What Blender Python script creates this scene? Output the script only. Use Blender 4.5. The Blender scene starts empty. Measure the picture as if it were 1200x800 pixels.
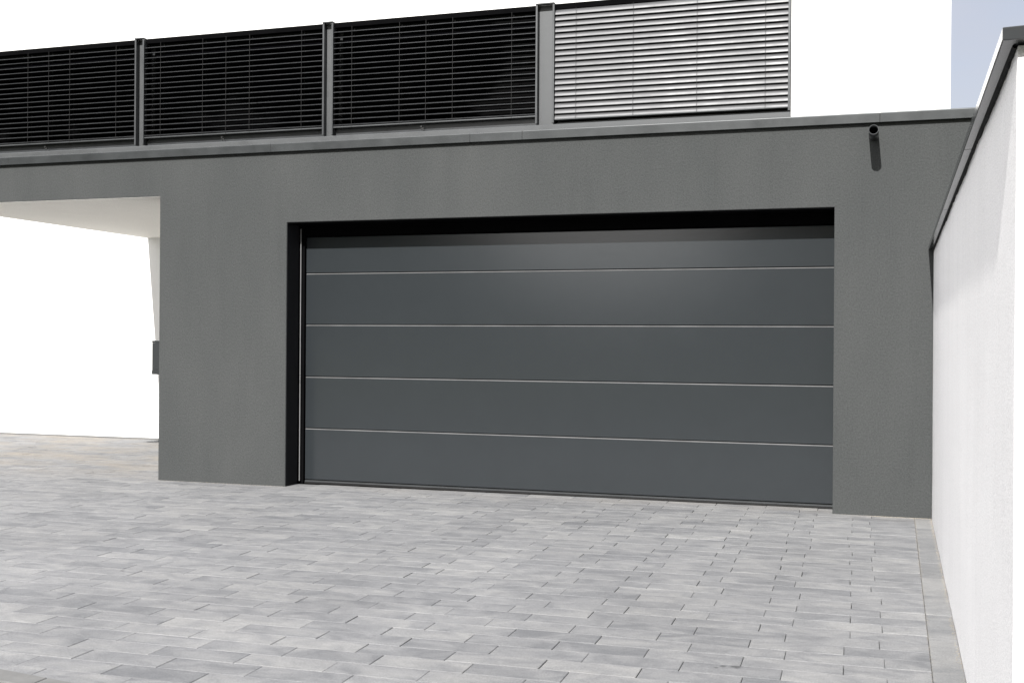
import bpy, bmesh, math, random
from mathutils import Vector, noise
random.seed(7)
S = bpy.context.scene
COL = S.collection
R = math.radians

# ------------------------------------------------------------------ materials
def nt(name):
    m = bpy.data.materials.new(name); m.use_nodes = True
    n = m.node_tree.nodes; l = m.node_tree.links
    return m, n, l, n['Principled BSDF']

def ramp(n, l, src, stops):
    r = n.new('ShaderNodeValToRGB')
    e = r.color_ramp.elements
    while len(e) < len(stops): e.new(0.5)
    for i, (p, c) in enumerate(stops):
        e[i].position = p; e[i].color = (c[0], c[1], c[2], 1) if not isinstance(c, float) else (c, c, c, 1)
    l.new(src, r.inputs['Fac']); return r

def tex(n, l, kind='noise', scale=5, detail=4, rough=.5, stretch=(1, 1, 1), vec=None, rot=(0, 0, 0)):
    mp = n.new('ShaderNodeMapping'); mp.inputs['Scale'].default_value = stretch
    mp.inputs['Rotation'].default_value = rot
    if vec is None:
        tc = n.new('ShaderNodeTexCoord'); vec = tc.outputs['Object']
    l.new(vec, mp.inputs['Vector'])
    t = n.new('ShaderNodeTexNoise'); t.inputs['Scale'].default_value = scale
    t.inputs['Detail'].default_value = detail; t.inputs['Roughness'].default_value = rough
    l.new(mp.outputs['Vector'], t.inputs['Vector']); return t

def mixc(n, l, a, b, fac, mode='MIX'):
    m = n.new('ShaderNodeMix'); m.data_type = 'RGBA'; m.blend_type = mode
    for sock, v in ((m.inputs[6], a), (m.inputs[7], b)):
        if isinstance(v, tuple): sock.default_value = (*v, 1)
        else: l.new(v, sock)
    if isinstance(fac, (int, float)): m.inputs[0].default_value = fac
    else: l.new(fac, m.inputs[0])
    return m.outputs[2]

def bump(n, l, b, h, strength, dist, prev=None):
    bp = n.new('ShaderNodeBump'); bp.inputs['Strength'].default_value = strength
    bp.inputs['Distance'].default_value = dist
    l.new(h, bp.inputs['Height'])
    if prev: l.new(prev.outputs['Normal'], bp.inputs['Normal'])
    l.new(bp.outputs['Normal'], b.inputs['Normal']); return bp

def stucco(name, col, col2, grain=260, gdist=.0022, gstr=.55, stain=.25, stretch=(1, 1, .35)):
    m, n, l, b = nt(name)
    big = tex(n, l, scale=1.6, detail=5, rough=.6, stretch=stretch)
    r = ramp(n, l, big.outputs['Fac'], [(.3, col), (.72, col2)])
    g = tex(n, l, scale=grain, detail=3, rough=.65)
    gr = ramp(n, l, g.outputs['Fac'], [(.34, .70), (.5, 1.0), (.66, 1.22)])
    c = mixc(n, l, r.outputs['Color'], gr.outputs['Color'], .6, 'MULTIPLY')
    st = tex(n, l, scale=5, detail=6, rough=.7, stretch=(1.3, 1.3, .12))
    sr = ramp(n, l, st.outputs['Fac'], [(.52, 1.0), (.8, 1 - stain)])
    c = mixc(n, l, c, sr.outputs['Color'], 1, 'MULTIPLY')
    l.new(c, b.inputs['Base Color'])
    b.inputs['Roughness'].default_value = .93; b.inputs['Specular IOR Level'].default_value = .2
    w = tex(n, l, scale=7, detail=3)
    bp = bump(n, l, b, w.outputs['Fac'], .25, .006)
    g2 = tex(n, l, scale=grain * .55, detail=4, rough=.7)
    bump(n, l, b, g2.outputs['Fac'], gstr, gdist, bp)
    return m

def metal_paint(name, col, rough=.4, metallic=0, var=.12, coat=0, grain=0.0, spec=.5):
    m, n, l, b = nt(name)
    t = tex(n, l, scale=3.5, detail=6, rough=.65)
    r = ramp(n, l, t.outputs['Fac'], [(.3, tuple(c * (1 - var) for c in col)), (.7, tuple(c * (1 + var) for c in col))])
    l.new(r.outputs['Color'], b.inputs['Base Color'])
    rr = ramp(n, l, t.outputs['Fac'], [(.3, rough * .85), (.7, rough * 1.15)])
    if name in ('door_paint', 'coping_dark_metal'): b.inputs['Roughness'].default_value = rough
    else: l.new(rr.outputs['Color'], b.inputs['Roughness'])
    b.inputs['Metallic'].default_value = metallic
    b.inputs['Coat Weight'].default_value = coat
    b.inputs['Specular IOR Level'].default_value = spec
    bp = None
    if name not in ('coping_dark_metal',):
        w = tex(n, l, scale=2.2, detail=2)
        bp = bump(n, l, b, w.outputs['Fac'], .10, .003)
    if grain:
        g = tex(n, l, scale=420, detail=2)
        bump(n, l, b, g.outputs['Fac'], grain, .0006, bp)
    return m

MAT = {}
MAT['grey_render'] = stucco('grey_render', (.0450, .0478, .0476), (.0540, .0564, .0558), stain=.08, grain=80, gstr=.85, gdist=.005)
MAT['white_render'] = stucco('white_render', (.80, .80, .79), (.86, .86, .85), grain=200, stain=.03, gstr=.4)
MAT['garden_render'] = stucco('garden_render', (.79, .783, .776), (.84, .833, .826), grain=190, gdist=.004, gstr=.75, stain=.06)
MAT['soffit'] = stucco('soffit_render', (.78, .76, .72), (.82, .80, .76), grain=220, stain=.02, gstr=.3)
MAT['door'] = metal_paint('door_paint', (.0215, .0248, .0272), rough=.165, var=.03, grain=.18, spec=.48)
MAT['coping'] = metal_paint('coping_metal', (.033, .036, .037), rough=.40, metallic=.4, var=.16)
MAT['coping_dark'] = metal_paint('coping_dark_metal', (.050, .053, .055), rough=.16, metallic=.3, var=.12)
MAT['rail'] = metal_paint('rail_aluminium', (.055, .058, .06), rough=.42, metallic=.4, var=.08)
MAT['panel_metal'] = metal_paint('panel_metal', (.062, .065, .067), rough=.5, metallic=.3, var=.08)
MAT['slat'] = metal_paint('slat_aluminium', (.070, .071, .074), rough=.46, metallic=.15, var=.05)
MAT['dark_slat'] = metal_paint('dark_slat_aluminium', (.05, .052, .055), rough=.38, metallic=.6, var=.05)
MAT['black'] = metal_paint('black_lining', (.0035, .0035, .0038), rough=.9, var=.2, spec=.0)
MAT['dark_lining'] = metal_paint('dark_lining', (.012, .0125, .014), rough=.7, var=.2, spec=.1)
MAT['rubber'] = metal_paint('black_rubber', (.007, .007, .007), rough=.7, var=.2)
MAT['bright'] = metal_paint('bright_aluminium', (.5, .5, .5), rough=.3, metallic=.5, var=.04)
MAT['steel'] = metal_paint('spout_metal', (.04, .043, .045), rough=.38, metallic=.6, var=.15)
MAT['frame_dark'] = metal_paint('frame_dark', (.012, .013, .014), rough=.5, var=.1, spec=.3)
MAT['lower_frame'] = metal_paint('lower_frame', (.030, .032, .034), rough=.35, var=.15)
MAT['letterbox'] = metal_paint('letterbox', (.022, .024, .025), rough=.6, var=.1, spec=.2)
MAT['lip'] = metal_paint('lip_aluminium', (.10, .10, .10), rough=.5, metallic=.0, var=.25)
MAT['cord'] = metal_paint('blind_cord', (.010, .010, .010), rough=.8, var=.1)
MAT['roofing'] = stucco('roofing', (.10, .10, .10), (.16, .16, .16), grain=60)
def glass_mat():
    m, n, l, b = nt('dark_glass')
    b.inputs['Base Color'].default_value = (.002, .002, .0025, 1)
    b.inputs['Roughness'].default_value = .04
    b.inputs['Specular IOR Level'].default_value = .03
    w = tex(n, l, scale=.8, detail=1); bump(n, l, b, w.outputs['Fac'], .05, .01)
    return m
MAT['glass'] = glass_mat()

SPOTS = [(-.575, -4.76, .026), (-.63, -4.77, .015), (-.655, -4.80, .010), (-2.9, -2.2, .02), (-4.3, -3.9, .016)]
def paver_mat(name, lo, mid, hi):
    m, n, l, b = nt(name)
    at = n.new('ShaderNodeAttribute'); at.attribute_name = 'stone'
    sep = n.new('ShaderNodeSeparateColor'); l.new(at.outputs['Color'], sep.inputs['Color'])
    geo = n.new('ShaderNodeTexCoord')
    sc = n.new('ShaderNodeVectorMath'); sc.operation = 'SCALE'; sc.inputs['Scale'].default_value = 60
    l.new(at.outputs['Color'], sc.inputs[0])
    ad = n.new('ShaderNodeVectorMath'); ad.operation = 'ADD'
    l.new(geo.outputs['Object'], ad.inputs[0]); l.new(sc.outputs['Vector'], ad.inputs[1])
    cl = tex(n, l, scale=4.2, detail=5, rough=.55, stretch=(1, 1.7, 1), vec=ad.outputs['Vector'])
    cl.inputs['Distortion'].default_value = .9
    # tone = per-stone tone + cloudy streaks of the concrete mix
    mr = n.new('ShaderNodeMath'); mr.operation = 'MULTIPLY_ADD'
    l.new(cl.outputs['Fac'], mr.inputs[0]); mr.inputs[1].default_value = 1.7; mr.inputs[2].default_value = -.85
    m2 = n.new('ShaderNodeMath'); m2.operation = 'ADD'
    l.new(sep.outputs['Red'], m2.inputs[0]); l.new(mr.outputs[0], m2.inputs[1])
    r = ramp(n, l, m2.outputs[0], [(.05, lo), (.45, mid), (.9, hi)])
    big = tex(n, l, scale=.55, detail=4, rough=.6)
    br = ramp(n, l, big.outputs['Fac'], [(.3, .86), (.68, 1.08)])
    c = mixc(n, l, r.outputs['Color'], br.outputs['Color'], 1, 'MULTIPLY')
    # warm bounced light painted into the far left, under and beside the carport roof
    dn = tex(n, l, scale=2.2, detail=6, rough=.7, stretch=(.5, 1, 1))
    dr = ramp(n, l, dn.outputs['Fac'], [(.42, 0.0), (.62, .8)])
    sp = n.new('ShaderNodeSeparateXYZ'); l.new(geo.outputs['Object'], sp.inputs[0])
    my = n.new('ShaderNodeMapRange'); my.inputs['From Min'].default_value = -.4; my.inputs['From Max'].default_value = 1.2
    l.new(sp.outputs['Y'], my.inputs['Value'])
    mm = n.new('ShaderNodeMath'); mm.operation = 'MULTIPLY'
    l.new(dr.outputs['Color'], mm.inputs[0]); l.new(my.outputs['Result'], mm.inputs[1])
    c = mixc(n, l, c, (.205, .185, .158), mm.outputs[0])
    g = tex(n, l, scale=130, detail=5, rough=.75)
    gr = ramp(n, l, g.outputs['Fac'], [(.33, .72), (.5, 1.0), (.68, 1.25)])
    c = mixc(n, l, c, gr.outputs['Color'], .85, 'MULTIPLY')
    # whorls left by the mixed concrete
    wn = tex(n, l, scale=5.5, detail=3, rough=.5, stretch=(1, 1.6, 1), vec=ad.outputs['Vector'])
    wn.inputs['Distortion'].default_value = 1.6
    wr = ramp(n, l, wn.outputs['Fac'], [(.30, 1.04), (.40, .93), (.44, 1.06), (.52, 1.0), (.56, .92), (.60, 1.05), (.72, .97)])
    c = mixc(n, l, c, wr.outputs['Color'], .9, 'MULTIPLY')
    # oil spots
    wob = tex(n, l, scale=45, detail=3)
    for (sx, sy, rad) in SPOTS:
        dv = n.new('ShaderNodeVectorMath'); dv.operation = 'DISTANCE'; dv.inputs[1].default_value = (sx, sy, 0)
        l.new(geo.outputs['Object'], dv.inputs[0])
        m5 = n.new('ShaderNodeMath'); m5.operation = 'MULTIPLY_ADD'; l.new(wob.outputs['Fac'], m5.inputs[0]); m5.inputs[1].default_value = -rad * 1.6
        l.new(dv.outputs['Value'], m5.inputs[2])
        m6 = n.new('ShaderNodeMapRange'); m6.inputs['From Min'].default_value = -rad * .2; m6.inputs['From Max'].default_value = rad * .35
        m6.inputs['To Min'].default_value = .62; m6.inputs['To Max'].default_value = 0.0; l.new(m5.outputs[0], m6.inputs['Value'])
        c = mixc(n, l, c, (.035, .035, .035), m6.outputs['Result'])
    l.new(c, b.inputs['Base Color'])
    b.inputs['Roughness'].default_value = .85; b.inputs['Specular IOR Level'].default_value = .3
    g2 = tex(n, l, scale=40, detail=6, rough=.75)
    bump(n, l, b, g2.outputs['Fac'], .35, .0025)
    return m
MAT['paver'] = paver_mat('paving_concrete', (.117, .120, .125), (.163, .165, .168), (.214, .214, .211))
MAT['border'] = paver_mat('border_concrete', (.122, .125, .128), (.155, .157, .158), (.198, .198, .195))
def simple(name, lo, hi, scale, rough=.95, bs=.4, bd=.004):
    m, n, l, b = nt(name)
    t = tex(n, l, scale=scale, detail=8, rough=.7)
    r = ramp(n, l, t.outputs['Fac'], [(.3, lo), (.7, hi)]); l.new(r.outputs['Color'], b.inputs['Base Color'])
    b.inputs['Roughness'].default_value = rough; b.inputs['Specular IOR Level'].default_value = .2
    g = tex(n, l, scale=scale * 8, detail=4); bump(n, l, b, g.outputs['Fac'], bs, bd); return m
MAT['sand'] = simple('joint_sand', (.012, .012, .011), (.04, .038, .035), 6)
MAT['asphalt'] = simple('asphalt', (.045, .045, .048), (.07, .07, .072), 9, bd=.006)
MAT['earth'] = simple('earth', (.06, .075, .035), (.12, .12, .06), 2)
MAT['kerb'] = simple('kerb_concrete', (.115,.115,.113), (.16,.16,.156), 5, bd=.003)
MAT['foliage'] = simple('foliage', (.02, .04, .012), (.06, .09, .03), 3, bd=.05)
MAT['grit'] = simple('grit', (.16, .14, .11), (.36, .33, .28), 300)
MAT['shadow_edge'] = simple('shadow_edge', (.012, .012, .012), (.03, .03, .03), 20)

# ------------------------------------------------------------------ mesh helpers
class MB:
    def __init__(s): s.v = []; s.f = []
    def quad(s, a, b, c, d):
        i = len(s.v); s.v += [a, b, c, d]; s.f.append((i, i + 1, i + 2, i + 3))
    def box(s, x0, x1, y0, y1, z0, z1):
        i = len(s.v)
        s.v += [(x, y, z) for z in (z0, z1) for y in (y0, y1) for x in (x0, x1)]
        for f in ((0, 2, 3, 1), (4, 5, 7, 6), (0, 1, 5, 4), (2, 6, 7, 3), (0, 4, 6, 2), (1, 3, 7, 5)):
            s.f.append(tuple(i + k for k in f))
    def prism_x(s, prof, x0, x1, closed=True, caps=True):
        """profile of (y,z) points swept along x"""
        i = len(s.v); n = len(prof)
        s.v += [(x0, y, z) for y, z in prof] + [(x1, y, z) for y, z in prof]
        for k in range(n if closed else n - 1):
            a, b = k, (k + 1) % n
            s.f.append((i + a, i + b, i + n + b, i + n + a))
        if closed and caps:
            s.f.append(tuple(i + k for k in range(n))[::-1]); s.f.append(tuple(i + n + k for k in range(n)))
    def tube(s, axis, c, r, a0, a1, n=24, inner=None):
        def P(t, ang, rad):
            u, w = rad * math.cos(ang), rad * math.sin(ang)
            if axis == 'y': return (c[0] + u, t, c[1] + w)
            if axis == 'x': return (t, c[0] + u, c[1] + w)
            return (c[0] + u, c[1] + w, t)
        def ring(t, rad):
            i = len(s.v); s.v += [P(t, 2 * math.pi * k / n, rad) for k in range(n)]; return i
        A = ring(a0, r); B = ring(a1, r)
        for k in range(n): s.f.append((A + k, A + (k + 1) % n, B + (k + 1) % n, B + k))
        if inner:
            C_, D = ring(a0, inner), ring(a1, inner)
            for k in range(n):
                j = (k + 1) % n
                s.f.append((C_ + k, D + k, D + j, C_ + j)); s.f.append((A + k, C_ + k, C_ + j, A + j)); s.f.append((B + k, B + j, D + j, D + k))
        else:
            s.f.append(tuple(A + k for k in range(n))[::-1]); s.f.append(tuple(B + k for k in range(n)))
    def build(s, name, mat, parent=None, bevel=0, seg=2, smooth=False, weld=True):
        me = bpy.data.meshes.new(name); me.from_pydata(s.v, [], s.f); me.validate()
        bm = bmesh.new(); bm.from_mesh(me)
        if weld: bmesh.ops.remove_doubles(bm, verts=bm.verts, dist=1e-5)
        bmesh.ops.recalc_face_normals(bm, faces=bm.faces)
        bm.to_mesh(me); bm.free()
        me.materials.append(mat)
        o = bpy.data.objects.new(name, me); COL.objects.link(o)
        if parent: o.parent = parent
        if bevel:
            m = o.modifiers.new('bevel', 'BEVEL'); m.width = bevel; m.segments = seg; m.limit_method = 'ANGLE'; m.angle_limit = R(40)
            m.harden_normals = False
        if smooth:
            for p in me.polygons: p.use_smooth = True
        return o

def grid_wall(mb, xs, zs, solid, y0, y1):
    """thick wall in the x-z plane with openings: only outer faces are made"""
    nx, nz = len(xs) - 1, len(zs) - 1
    def S_(i, j): return 0 <= i < nx and 0 <= j < nz and solid(i, j)
    for i in range(nx):
        for j in range(nz):
            if not S_(i, j): continue
            a, b, c, d = xs[i], xs[i + 1], zs[j], zs[j + 1]
            mb.quad((a, y0, c), (b, y0, c), (b, y0, d), (a, y0, d))
            mb.quad((a, y1, c), (a, y1, d), (b, y1, d), (b, y1, c))
            if not S_(i - 1, j): mb.quad((a, y0, c), (a, y0, d), (a, y1, d), (a, y1, c))
            if not S_(i + 1, j): mb.quad((b, y0, c), (b, y1, c), (b, y1, d), (b, y0, d))
            if not S_(i, j - 1): mb.quad((a, y0, c), (a, y1, c), (b, y1, c), (b, y0, c))
            if not S_(i, j + 1): mb.quad((a, y0, d), (b, y0, d), (b, y1, d), (a, y1, d))

def thing(name, label, cat, loc=(0, 0, 0), group=None):
    o = bpy.data.objects.new(name, None); COL.objects.link(o)
    o['label'] = label; o['category'] = cat; o.empty_display_size = .3
    if group: o['group'] = group
    return o
def struct(o, kind='structure'):
    o['kind'] = kind; return o

# ------------------------------------------------------------------ ground
gm = MB(); gm.box(-1500, 1500, -1500, 1500, -.20, -.06)
struct(gm.build('ground', MAT['earth']))
bm_ = MB(); bm_.box(-14.2, .80, -6.9, 3.955, -.055, -.016)
struct(bm_.build('paving_bed', MAT['sand']))

def W(y): return .405 + .0118 * y       # face line of the garden wall
def B(y): return .274 + .0117 * y       # joint between paving and border slabs
TH = R(1.0)                              # the paving runs one degree off the garage front
ct, st_ = math.cos(TH), math.sin(TH)
def p2w(u, v): return (u * ct - v * st_, u * st_ + v * ct)
OX, OY = p2w(0, 0)
def stones(name, quads, mat, th=.05, ch=.0028):
    """quads: list of (4 xy corners ccw, tone, rnd, z) -> chamfered stones in one mesh"""
    v, f, cols = [], [], []
    for q, tone, rnd, zt in quads:
        cx = sum(p[0] for p in q) / 4; cy = sum(p[1] for p in q) / 4
        tx, ty = random.uniform(-.0025, .0025), random.uniform(-.006, .006)
        i = len(v)
        ins = []
        for k in range(4):
            p, a, b = Vector(q[k]), Vector(q[k - 1]), Vector(q[(k + 1) % 4])
            ins.append(p + (a - p).normalized() * ch + (b - p).normalized() * ch)
        zf = lambda p: zt + (p[0] - cx) * tx + (p[1] - cy) * ty
        for p in ins: v.append((p[0], p[1], zf(p)))
        for p in q: v.append((p[0], p[1], zf(p) - ch * .8))
        for p in q: v.append((p[0], p[1], zt - th))
        f.append((i, i + 1, i + 2, i + 3))
        for k in range(4):
            j = (k + 1) % 4
            f.append((i + 4 + k, i + 4 + j, i + j, i + k)); f.append((i + 8 + k, i + 8 + j, i + 4 + j, i + 4 + k))
        cols += [(tone, rnd, (rnd * 7.31) % 1, 1)] * 12
    me = bpy.data.meshes.new(name); me.from_pydata(v, [], f)
    ca = me.color_attributes.new('stone', 'FLOAT_COLOR', 'POINT')
    for k, c in enumerate(cols): ca.data[k].color = c
    me.materials.append(mat)
    o = bpy.data.objects.new(name, me); COL.objects.link(o); return o

ROW, LEN = .158, .42
quads = []
v0 = -5.045                              # a row edge, in paving coordinates
kmin, kmax = -12, 60
for k in range(kmin, kmax):
    va, vb = v0 + k * ROW, v0 + (k + 1) * ROW
    gap = random.uniform(.0010, .0022)
    jw = random.uniform(-.002, .002)
    ph = (-.115 - .085) + (0 if k % 2 == 0 else .145)
    drift = random.uniform(-.004, .004)
    vm = (va + vb) / 2
    # right end = border line
    ur = None
    for _ in range(1):
        x, y = p2w(0, vm); ur = B(y) / ct + vm * math.tan(TH)
    limit = ur
    if p2w(-3, vm)[1] > .29: limit = -6.76 + vm * math.tan(TH) + .01   # behind the front only the carport is paved
    n0 = int((-14.0 - ph) / LEN)
    u = ph + n0 * LEN + drift
    while u < limit - .01:
        un = u + LEN + random.uniform(-.004, .004)
        last = False
        if un > limit - .05: un = limit; last = True
        cg = random.choice((.0012, .0018, .0026, .0034, .0046)) * .5
        def ru(v_):  # skewed right end at the border
            if not last: return un - cg
            if limit != ur: return limit - .002
            x, y = p2w(0, v_); return B(y) / ct + v_ * math.tan(TH) - .0015
        a, b = va + gap / 2, vb - gap / 2
        q = [p2w(u + cg, a), p2w(ru(a), a), p2w(ru(b), b), p2w(u + cg, b)]
        xm, ym = p2w((u + un) / 2, vm)
        q = [(px_, min(py_, 3.952)) for px_, py_ in q]
        if min(p_[1] for p_ in q) < 3.93 and (ym > -6.2 - .154 * (xm + 3.49)):
            tone = min(.95, max(.05, random.gauss(.47, .105)))
            quads.append((q, tone, random.random(), random.uniform(-.0012, .0012)))
        if last: break
        u = un
struct(stones('driveway_paving', quads, MAT['paver']))
bq = []
y = -.01
lens = [.10, .42, .45, .5, .5, .5, .5, .49, .5, .5, .5, .5, .5]
for L in lens:
    y2 = y - L
    q = [(B(y2) + .0008, y2 + .0015), (W(y2) - .001, y2 + .0015), (W(y) - .001, y - .0015), (B(y) + .0008, y - .0015)]
    bq.append((q, random.gauss(.5, .2), random.random(), random.uniform(-.001, .001))); y = y2
struct(stones('border_slabs', bq, MAT['border']))

# sand and grit left along the joints and the foot of the walls
rg = random.Random(11)
gv, gf = [], []
def grain(x, y, z, a):
    i = len(gv); t = rg.uniform(0, 6.28)
    pts = [(math.cos(t + k * 2.094) * a * rg.uniform(.7, 1.3), math.sin(t + k * 2.094) * a * rg.uniform(.7, 1.3)) for k in range(3)]
    gv.extend([(x + p[0], y + p[1], z) for p in pts]); gv.append((x, y, z + a * rg.uniform(.7, 1.2)))
    gf.extend([(i, i + 1, i + 3), (i + 1, i + 2, i + 3), (i + 2, i, i + 3), (i, i + 2, i + 1)])
for k in range(1500):
    y = -rg.random() ** 1.2 * 5.2
    grain(W(y) - .003 - abs(rg.gauss(0, .010)), y, .0, rg.uniform(.001, .0028))
for k in range(1300):
    y = -rg.random() ** 1.2 * 5.2
    grain(B(y) + rg.gauss(0, .006), y, .0, rg.uniform(.0008, .002))
for k in range(1800):
    x = rg.choice((rg.uniform(-6.76, -5.36), rg.uniform(-.36, .39), rg.uniform(-.1, .39)))
    grain(x, -.004 - abs(rg.gauss(0, .014)), .0, rg.uniform(.001, .003))
for k in range(900):
    x, y = p2w(rg.uniform(-6, .2), v0 + ROW * rg.randint(0, 30) + rg.gauss(0, .003))
    if y < -.05: grain(x, y, -.001, rg.uniform(.0008, .0018))
gme = bpy.data.meshes.new('grit'); gme.from_pydata(gv, [], gf); gme.materials.append(MAT['grit'])
go = bpy.data.objects.new('grit', gme); COL.objects.link(go); struct(go, 'stuff')
go['label'] = 'fine pale grit along the paving joints and wall foot'; go['category'] = 'grit'

# kerb and road in front of the driveway (the line cuts the near left corner)
def KY(x): return -5.83 - .154 * (x + 3.49)
km = MB()
xs = [-14.2 + i * 1.0 for i in range(16)]
for i in range(15):
    xa, xb = xs[i] + .002, xs[i + 1] - .002
    j = len(km.v)
    for z in (-.05, .012):
        km.v += [(xa, KY(xa), z), (xb, KY(xb), z), (xb, KY(xb) - .12, z), (xa, KY(xa) - .12, z)]
    for f in ((0, 1, 2, 3), (7, 6, 5, 4), (0, 4, 5, 1), (1, 5, 6, 2), (2, 6, 7, 3), (3, 7, 4, 0)): km.f.append(tuple(j + a for a in f))
struct(km.build('kerb', MAT['kerb'], bevel=.006))
rm = MB()
j = 0
rm.v = [(-60, KY(-60) - .125, -.035), (60, KY(60) - .125, -.035), (60, KY(60) - 6.5, -.035), (-60, KY(-60) - 6.5, -.035),
        (-60, KY(-60) - .125, -.055), (60, KY(60) - .125, -.055), (60, KY(60) - 6.5, -.055), (-60, KY(-60) - 6.5, -.055)]
rm.f = [(3, 2, 1, 0), (4, 5, 6, 7), (0, 1, 5, 4), (1, 2, 6, 5), (2, 3, 7, 6), (3, 0, 4, 7)]
struct(rm.build('road', MAT['asphalt']))

# unseen wood added behind the camera so the glossy door mirrors its gap
wm_ = MB()
rw = random.Random(3)
bmw = bmesh.new()
for i in range(560):
    x = rw.uniform(-90, 70); gapd = abs(x + 17)
    top = 5.8 if gapd < 6.0 else min(30, 5 + (gapd - 6.5) * 3.2) * rw.uniform(.85, 1.1)
    rad = rw.uniform(1.8, 3.2) if gapd > 6 else rw.uniform(1.4, 2.0)
    z = rw.uniform(0, max(.5, top - rad)); y_ = -62 + rw.uniform(-3, 3)
    r_ = bmesh.ops.create_icosphere(bmw, subdivisions=2, radius=rad)
    for v_ in r_['verts']:
        d_ = 1 + .35 * noise.noise(v_.co * 1.3 + Vector((i, 0, 0)))
        v_.co = v_.co * d_ + Vector((x, y_, z))
mw = bpy.data.meshes.new('added_wood'); bmw.to_mesh(mw); bmw.free(); mw.materials.append(MAT['foliage'])
ow = bpy.data.objects.new('added_wood', mw); COL.objects.link(ow); struct(ow, 'stuff'); ow['label'] = 'unseen dark green wood added for the door reflection'; ow['category'] = 'wood'

# ------------------------------------------------------------------ garage
garage = thing('garage', 'flat roofed garage with anthracite rendered front, wide sectional door and carport', 'garage')
XL, XP, XD0, XD1, XR = -9.70, -6.76, -5.36, -.358, .725
DR = .29
mb = MB()
xs = [XL, XP, XD0, XD1, XR]; zs = [-.04, 2.5, 2.79, 3.168]
grid_wall(mb, xs, zs, lambda i, j: not ((i == 0 and j < 2) or (i == 2 and j == 0)), 0, .36)
mb.build('wall', MAT['grey_render'], garage, bevel=.005)
# side walls / rear volume
for a in (XP, XR - .2):
    mb = MB(); mb.box(a, a + .2, .362, 3.955, -.04, 3.16); mb.build('side_wall', MAT['white_render'], garage)
mb = MB(); mb.box(XL + .003, XP - .002, .004, 3.955, 2.7885, 2.7895)
mb.build('soffit', MAT['soffit'], garage)
mb = MB(); mb.box(XL, XP - .002, .362, 3.955, 2.79, 3.12); mb.box(XP + .202, XR - .202, .362, 3.955, 2.85, 3.12)
mb.build('roof', MAT['roofing'], garage)
# coping, in lengths with joints
seams = [-9.74, -8.56, -5.52, -3.51, -3.02, -.01, .755]
for a, b in zip(seams, seams[1:]):
    mb = MB()
    prof = [(-.036, 3.168), (-.036, 3.240), (-.0345, 3.2445), (-.031, 3.2475), (-.026, 3.249), (.395, 3.236), (.395, 3.168)]
    mb.prism_x(prof, a + .0016, b - .0016)
    cp = mb.build('coping', MAT['coping'], garage, bevel=.0015, seg=2)
    if b < .7:
        jm = MB(); jm.prism_x([(-.033, 3.170), (-.033, 3.241), (.39, 3.230), (.39, 3.170)], b - .00155, b + .00155)
        jm.build('joint_seal', MAT['rubber'], cp)
# lining of the door recess
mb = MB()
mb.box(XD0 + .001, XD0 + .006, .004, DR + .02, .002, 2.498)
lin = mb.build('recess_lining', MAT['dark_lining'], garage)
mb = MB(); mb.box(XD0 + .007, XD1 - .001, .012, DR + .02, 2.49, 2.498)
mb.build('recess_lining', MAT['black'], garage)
mb = MB(); mb.box(XD0 + .019, XD0 + .027, DR - .055, DR - .045, .03, 2.46)
mb.build('edge_trim', MAT['bright'], garage)
# door with its five sections
base = MB(); base.box(XD0 + .007, XD1 - .001, DR + .012, DR + .06, .002, 2.488)
base.box(XD0 + .007, XD0 + .018, DR - .060, DR - .031, .002, 2.488)
base.box(XD0 + .007, XD0 + .055, DR - .03, DR + .011, .002, 2.488)
base.box(XD0 + .056, XD1 - .001, DR - .006, DR + .011, 2.396, 2.488)
door = base.build('garage_door', MAT['black'], garage)
zj = [.038, .536, 1.036, 1.538, 2.035, 2.392]
xa, xb = XD0 + .058, XD1 - .003
for a, b in zip(zj, zj[1:]):
    mb = MB()
    yf = DR
    c = .007
    prof = [(yf + .011, a + .0015), (yf + .007, a + .0015), (yf + .0015, a + .0040), (yf, a + .0065), (yf, b - .0150), (yf + .0012, b - .0130), (yf + .0030, b - .0122), (yf + .011, b - .0120)]
    mb.prism_x(prof, xa, xb)
    mb.build('door_panel', MAT['door'], door)
    if b < 2.2:
        mb = MB(); mb.prism_x([(yf + .0015, b - .0118), (yf + .0015, b - .0095), (yf + .0050, b - .0050), (yf + .0105, b - .0038), (yf + .0105, b - .0118)], xa, xb)
        mb.build('joint_lip', MAT['lip'], door)
mb = MB(); mb.prism_x([(DR + .011, .004), (DR - .012, .004), (DR - .014, .014), (DR + .002, .018), (DR + .011, .018)], xa, xb)
mb.build('bottom_seal', MAT['rubber'], door)
mb = MB(); mb.prism_x([(DR + .011, .0185), (DR - .004, .0185), (DR - .004, .031), (DR + .011, .034)], xa, xb)
mb.build('bottom_rail', MAT['rail'], door)
# overflow spout
mb = MB(); mb.tube('y', (-.056, 3.062), .0385, -.310, .0, n=40, inner=.034)
sp = mb.build('overflow_spout', MAT['steel'], garage, smooth=False)
for p in sp.data.polygons: p.use_smooth = len(p.vertices) == 4 and abs(p.normal.y) < .5
mb = MB(); mb.tube('y', (-.056, 3.062), .0335, -.10, -.09, n=32)
mb.build('spout_interior', MAT['black'], sp)

# ------------------------------------------------------------------ letterbox at the carport side of the pier
lb = thing('letterbox', 'small dark grey letterbox fixed to the carport side of the garage pier', 'letterbox')
mb = MB(); mb.box(XP - .150, XP - .002, .10, .40, 1.0805, 1.349)
mb.build('body', MAT['letterbox'], lb, bevel=.004)
mb = MB(); mb.box(XP - .152, XP - .002, .098, .402, 1.3495, 1.372)
mb.build('lid', MAT['letterbox'], lb, bevel=.004)
mb = MB(); mb.box(XP - .152, XP - .002, .098, .402, 1.035, 1.08)
mb.build('newspaper_tray', MAT['letterbox'], lb, bevel=.004)

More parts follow.
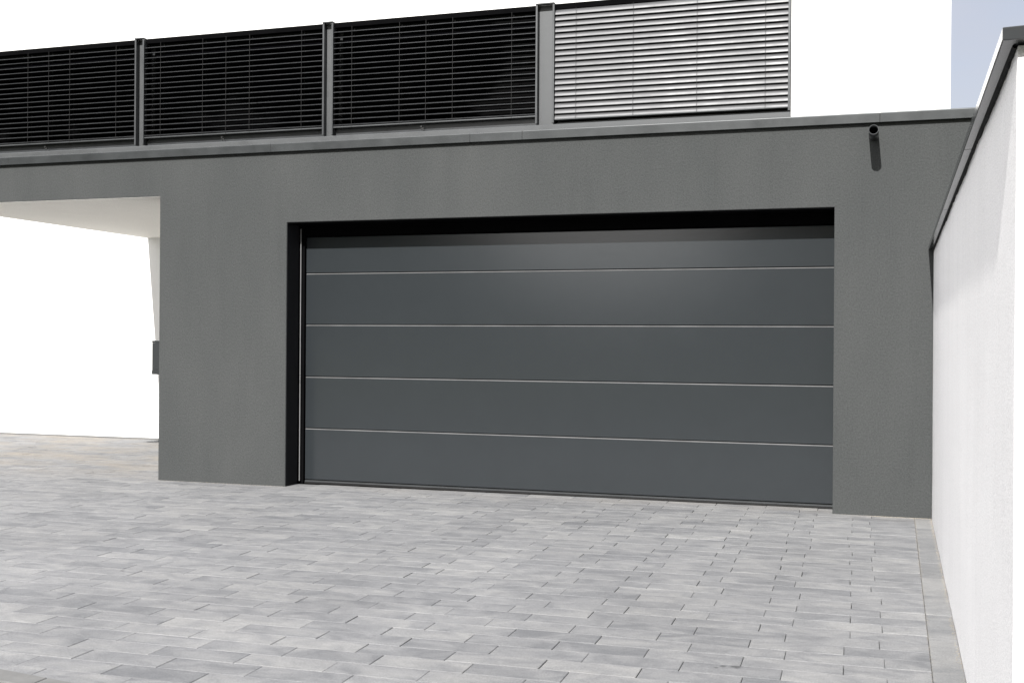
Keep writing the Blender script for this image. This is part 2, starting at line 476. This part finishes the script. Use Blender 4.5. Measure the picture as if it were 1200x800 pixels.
# ------------------------------------------------------------------ white house behind
house = thing('house', 'white rendered house with a long band of windows and slatted blinds above the garage', 'house')
HY = 3.96; ZS, ZT = 3.985, 5.555
XW0, XW1, XH0, XH1 = -12.66, -1.0, -16.0, .735
mb = MB()
grid_wall(mb, [XH0, XW0, XW1, XH1], [-.04, ZS, ZT, 6.9], lambda i, j: not (i == 1 and j == 1), HY, HY + .32)
mb.build('wall', MAT['white_render'], house, bevel=.004)
mb = MB()
mb.box(XH0, XH0 + .3, HY + .322, 12, -.04, 6.9); mb.box(XH1 - .3, XH1, HY + .322, 12, -.04, 6.9); mb.box(XH0 + .302, XH1 - .302, 11.7, 12, -.04, 6.9)
mb.build('rear_wall', MAT['white_render'], house)
mb = MB(); mb.box(XH0 + .302, XH1 - .302, HY + .322, 11.698, 6.5, 6.7)
mb.build('roof', MAT['roofing'], house)
mb = MB(); mb.box(XH0 - .03, XH1 + .03, HY - .03, 12.03, 6.902, 6.96)
mb.build('roof_edging', MAT['coping'], house, bevel=.004)
mb = MB(); mb.box(XH0 + .01, XP - .003, HY - .007, HY - .0005, -.03, .020)
mb.build('plinth', MAT['kerb'], house)
# sill
mb = MB(); mb.prism_x([(HY - .055, 3.93), (HY - .055, 4.055), (HY - .048, 4.066), (HY + .13, 4.078), (HY + .13, 3.987), (HY - .003, 3.987), (HY - .003, 3.93)], XW0 + .003, XW1 - .003)
mb.build('window_sill', MAT['panel_metal'], house, bevel=.003)

def slat_prof(w, sag, tilt, lip=.004, th=.0009, n=7):
    """closed cross-section (y,z): convex up, outer edge (-y) lower by tilt"""
    pts = []
    for k in range(n + 1):
        t = -1 + 2 * k / n
        pts.append((t * w / 2, sag * (1 - t * t)))
    top = [(-w / 2 - .001, -lip)] + pts + [(w / 2 + .001, -lip)]
    bot = [(p[0] * .985, p[1] - th - .0006) for p in reversed(top)]
    prof = top + bot
    c, s = math.cos(tilt), math.sin(tilt)
    return [(a * c - b * s, a * s + b * c) for a, b in prof]

def window(x0, x1, tilt, zbot, mat, label, cords, bracket=True):
    ym = HY - .005                                        # centre plane of the blind
    fr = MB()
    f = .06
    yf0, yf1 = HY + .135, HY + .21
    fr.box(x0, x0 + f, yf0, yf1, 4.08, ZT - .005); fr.box(x1 - f, x1, yf0, yf1, 4.08, ZT - .005)
    fr.box(x0 + f, x1 - f, yf0, yf1, 4.08, 4.16); fr.box(x0 + f, x1 - f, yf0, yf1, ZT - .07, ZT - .005)
    win = fr.build('window', MAT['frame_dark'], house, bevel=.003)
    win['label'] = label
    lf = MB(); lf.box(x0 + .014, x1 - .014, HY + .040, HY + .134, 4.082, 4.168 if bracket else 4.10)
    lf.build('lower_frame', MAT['lower_frame'], win, bevel=.003)
    pn = MB(); pn.box(x0 + f, x1 - f, yf0 + .03, yf0 + .045, 4.16, ZT - .07)
    pn.build('pane', MAT['glass'], win)
    sl = MB(); pitch = .0716; z = zbot + .045; k = 0
    while z < ZT - .085:
        tj = tilt + random.uniform(-.010, .010)
        pr = slat_prof(.080, .0095 if tilt > .5 else .0055, tj)
        dz = random.uniform(-.0012, .0012)
        sl.prism_x([(ym + a, z + b + dz) for a, b in pr], x0 + .016, x1 - .016)
        z += pitch
    bl = sl.build('blind', mat, win)
    br = MB(); br.prism_x([(ym - .036, zbot), (ym - .036, zbot + .014), (ym - .030, zbot + .018), (ym + .036, zbot + .018), (ym + .036, zbot)], x0 + .016, x1 - .016)
    br.build('bottom_rail', MAT['rail'], win, bevel=.002)
    hb = MB(); hb.box(x0 + .014, x1 - .014, HY + .002, HY + .10, ZT - .062, ZT - .006)
    hb.build('head_box', MAT['black'], win)
    for gx in (x0, x1 - .024 if x1 > -1.1 else x1 - .012):
        g = MB(); w = .024 if gx > -1.1 else .012
        g.box(gx - (.0 if w > .02 else .012), gx + w, HY - .052, HY + .03, 4.082, ZT - .004)
        g.build('guide_rail', MAT['rail'], win, bevel=.002)
    for fx in cords:
        cx = x0 + (x1 - x0) * fx
        c = MB()
        for yy in (ym - .041, ym + .041): c.box(cx - .0016, cx + .0016, yy - .0012, yy + .0012, zbot + .01, ZT - .07)
        c.build('ladder_cord', MAT['cord'], win)
    if bracket:
        b = MB(); cx = x0 + (x1 - x0) * .45
        b.tube('y', (cx, 4.125), .012, HY - .05, HY - .01, n=12); b.box(cx - .006, cx + .03, HY - .04, HY - .02, 4.095, 4.113); b.box(cx - .004, cx + .004, HY - .03, HY - .02, 4.08, 4.14)
        b.build('cord_bracket', MAT['rubber'], win)
    return win
bays = [(-12.64, -9.872), (-9.758, -6.978), (-6.861, -4.056), (-3.852, -1.006)]
tilts = [R(15.5), R(15.5), R(15), R(58)]
labs = ['dark window behind open blind slats, cut by the left edge of the photo', 'dark window behind open blind slats, second from the left',
        'dark window behind open blind slats with brighter slat edges', 'window with its silvery blind slats tilted nearly shut']
for (a, b), t, lab in zip(bays, tilts, labs):
    closed = t > .5
    window(a, b, t, 4.17 if not closed else 4.118, MAT['slat'] if closed else MAT['dark_slat'], lab,
           (.1, .35, .62, .9) if closed else (.1, .34, .47, .6, .88), not closed)
# panels between the windows, set back between the guide rails
for (a, b), (c, d) in zip(bays, bays[1:]):
    mb = MB(); mb.box(b + .002, c - .014, HY + .024, HY + .07, 4.08, ZT - .006)
    mb.build('mullion_panel', MAT['panel_metal'], house)
    mb = MB(); mb.box(b - .024, c + .012, HY - .062, HY - .003, ZT - .003, ZT + .010)
    mb.build('mullion_cap', MAT['rail'], house)

# ------------------------------------------------------------------ garden wall on the right
gw = thing('garden_wall', 'white rough rendered garden wall running from the garage towards the camera on the right', 'wall')
YE = -6.60; T = .24; ZW = 2.135
v = []; f = []
ny, nz = 150, 50
def wv(y, z, amp=.0028):
    return noise.noise(Vector((y * 1.1, z * 1.3, 3))) * amp + noise.noise(Vector((y * 4, z * 4, 9))) * amp * .35
for i in range(ny + 1):
    yy = -.001 + (YE + .001) * i / ny
    for j in range(nz + 1):
        zz = -.04 + (ZW + .04) * j / nz
        e = min(1, (yy - YE) / .1) * min(1, (.0 - yy) / .05 + .02)
        v.append((W(yy) + wv(yy, zz) * max(0, e), yy, zz))
for i in range(ny):
    for j in range(nz):
        a = i * (nz + 1) + j; f.append((a, a + 1, a + nz + 2, a + nz + 1))
m = MB(); m.v = v; m.f = f
i0 = 0; N = nz + 1
def c(i, j): return i * N + j
base_i = len(m.v)
# far face, end faces, top
xe0, xe1 = W(YE) + T, W(0) + T
m.v += [(xe1, -.001, -.04), (xe1, -.001, ZW), (xe0, YE, -.04), (xe0, YE, ZW)]
m.f.append((base_i, base_i + 1, base_i + 3, base_i + 2))
m.f.append(tuple([c(ny, j) for j in range(N)] + [base_i + 3, base_i + 2]))
m.f.append(tuple([c(0, j) for j in range(N)][::-1] + [base_i, base_i + 1]))
m.f.append(tuple([c(i, nz) for i in range(ny + 1)] + [base_i + 3, base_i + 1]))
o = m.build('wall', MAT['garden_render'], gw)
for p in o.data.polygons: p.use_smooth = len(p.vertices) == 4 and abs(p.normal.x) > .9
# coping in three lengths
OV = .040
for a, b in ((-.004, -2.85), (-2.855, -4.95), (-4.955, YE - .045)):
    mb = MB(); mb.v = []
    zb, zt = 2.140, 2.173
    for yy in (a, b):
        xl, xr = W(yy) - OV, W(yy) + T + OV
        mb.v += [(xl, yy, zb), (xl, yy, zt), (xr, yy, zt + .012), (xr, yy, zb)]
    mb.f = [(0, 1, 5, 4), (1, 2, 6, 5), (2, 3, 7, 6), (3, 0, 4, 7), (0, 3, 2, 1), (4, 5, 6, 7)]
    mb.build('coping', MAT['coping_dark'], gw, bevel=.0025)
# uneven dark strip under the coping, modelled in place of its shadow edge
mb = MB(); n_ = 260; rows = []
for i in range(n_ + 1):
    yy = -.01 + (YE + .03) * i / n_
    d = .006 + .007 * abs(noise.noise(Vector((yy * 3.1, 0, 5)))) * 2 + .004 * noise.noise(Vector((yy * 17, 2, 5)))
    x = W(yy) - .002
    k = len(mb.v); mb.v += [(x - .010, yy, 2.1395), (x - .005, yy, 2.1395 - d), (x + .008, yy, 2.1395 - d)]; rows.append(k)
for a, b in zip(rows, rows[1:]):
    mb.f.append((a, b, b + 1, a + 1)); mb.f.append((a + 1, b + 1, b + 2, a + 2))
mb.build('shadow_edge', MAT['shadow_edge'], gw)

# ------------------------------------------------------------------ light, sky, camera
D = Vector((.072, 1.0, -.79)).normalized()
sun = bpy.data.lights.new('sun', 'SUN'); sun.energy = 3.6; sun.angle = R(.53); sun.color = (1, .98, .955)
so = bpy.data.objects.new('sun', sun); COL.objects.link(so); so.rotation_euler = D.to_track_quat('-Z', 'Y').to_euler()
w = bpy.data.worlds.new('World'); S.world = w; w.use_nodes = True
n = w.node_tree.nodes; l = w.node_tree.links
sk = n.new('ShaderNodeTexSky'); sk.sky_type = 'NISHITA'; sk.sun_disc = False
sk.sun_elevation = math.asin(-D.z); sk.sun_rotation = math.atan2(-D.x, -D.y)
sk.air_density = 1.0; sk.dust_density = 2.5; sk.ozone_density = 1.0
# thin veil plus unseen bright cumulus added for fill, thickest overhead and left
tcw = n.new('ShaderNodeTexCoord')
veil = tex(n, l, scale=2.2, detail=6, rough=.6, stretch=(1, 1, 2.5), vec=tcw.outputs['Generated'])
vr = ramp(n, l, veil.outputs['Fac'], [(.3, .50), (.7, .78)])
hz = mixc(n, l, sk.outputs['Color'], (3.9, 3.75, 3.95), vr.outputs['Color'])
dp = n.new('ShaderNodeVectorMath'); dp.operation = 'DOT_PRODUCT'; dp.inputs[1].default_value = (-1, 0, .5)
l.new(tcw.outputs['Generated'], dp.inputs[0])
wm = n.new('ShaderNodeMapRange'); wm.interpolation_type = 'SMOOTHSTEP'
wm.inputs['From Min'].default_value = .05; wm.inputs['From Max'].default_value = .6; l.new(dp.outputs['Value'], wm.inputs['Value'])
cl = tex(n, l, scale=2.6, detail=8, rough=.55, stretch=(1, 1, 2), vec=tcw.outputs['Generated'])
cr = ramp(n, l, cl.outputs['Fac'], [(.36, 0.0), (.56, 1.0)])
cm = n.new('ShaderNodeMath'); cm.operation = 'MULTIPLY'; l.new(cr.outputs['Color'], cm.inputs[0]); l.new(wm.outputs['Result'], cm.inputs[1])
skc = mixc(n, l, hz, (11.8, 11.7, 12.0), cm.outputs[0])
d2 = n.new('ShaderNodeVectorMath'); d2.operation = 'DOT_PRODUCT'; d2.inputs[1].default_value = (-.240, -.960, .145)
l.new(tcw.outputs['Generated'], d2.inputs[0])
w2 = n.new('ShaderNodeMapRange'); w2.interpolation_type = 'SMOOTHSTEP'
w2.inputs['From Min'].default_value = .978; w2.inputs['From Max'].default_value = .994; l.new(d2.outputs['Value'], w2.inputs['Value'])
skc = mixc(n, l, skc, (18, 17.7, 17.4), w2.outputs['Result'])  # bright low cloud added behind the camera to give the door its sheen
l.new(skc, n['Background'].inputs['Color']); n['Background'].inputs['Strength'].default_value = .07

cam = bpy.data.cameras.new('camera'); co = bpy.data.objects.new('camera', cam); COL.objects.link(co)
cam.sensor_width = 36; cam.lens = 40.5; cam.clip_start = .05; cam.clip_end = 5000
co.location = (0, -9.75, 1.38)
yaw = R(17.7); fwd = Vector((-math.sin(yaw), math.cos(yaw), 0))
from mathutils import Matrix
q = fwd.to_track_quat('-Z', 'Y').to_matrix()
roll = R(.40)
co.rotation_euler = (q @ Matrix.Rotation(roll, 3, 'Z')).to_euler()
cam.shift_y = 0.0008
S.camera = co
S.view_settings.view_transform = 'Standard'; S.view_settings.look = 'None'
S.view_settings.gamma = 1; S.view_settings.use_curve_mapping = False
S.view_settings.exposure = 1.3
S.render.resolution_x = 1024; S.render.resolution_y = 682
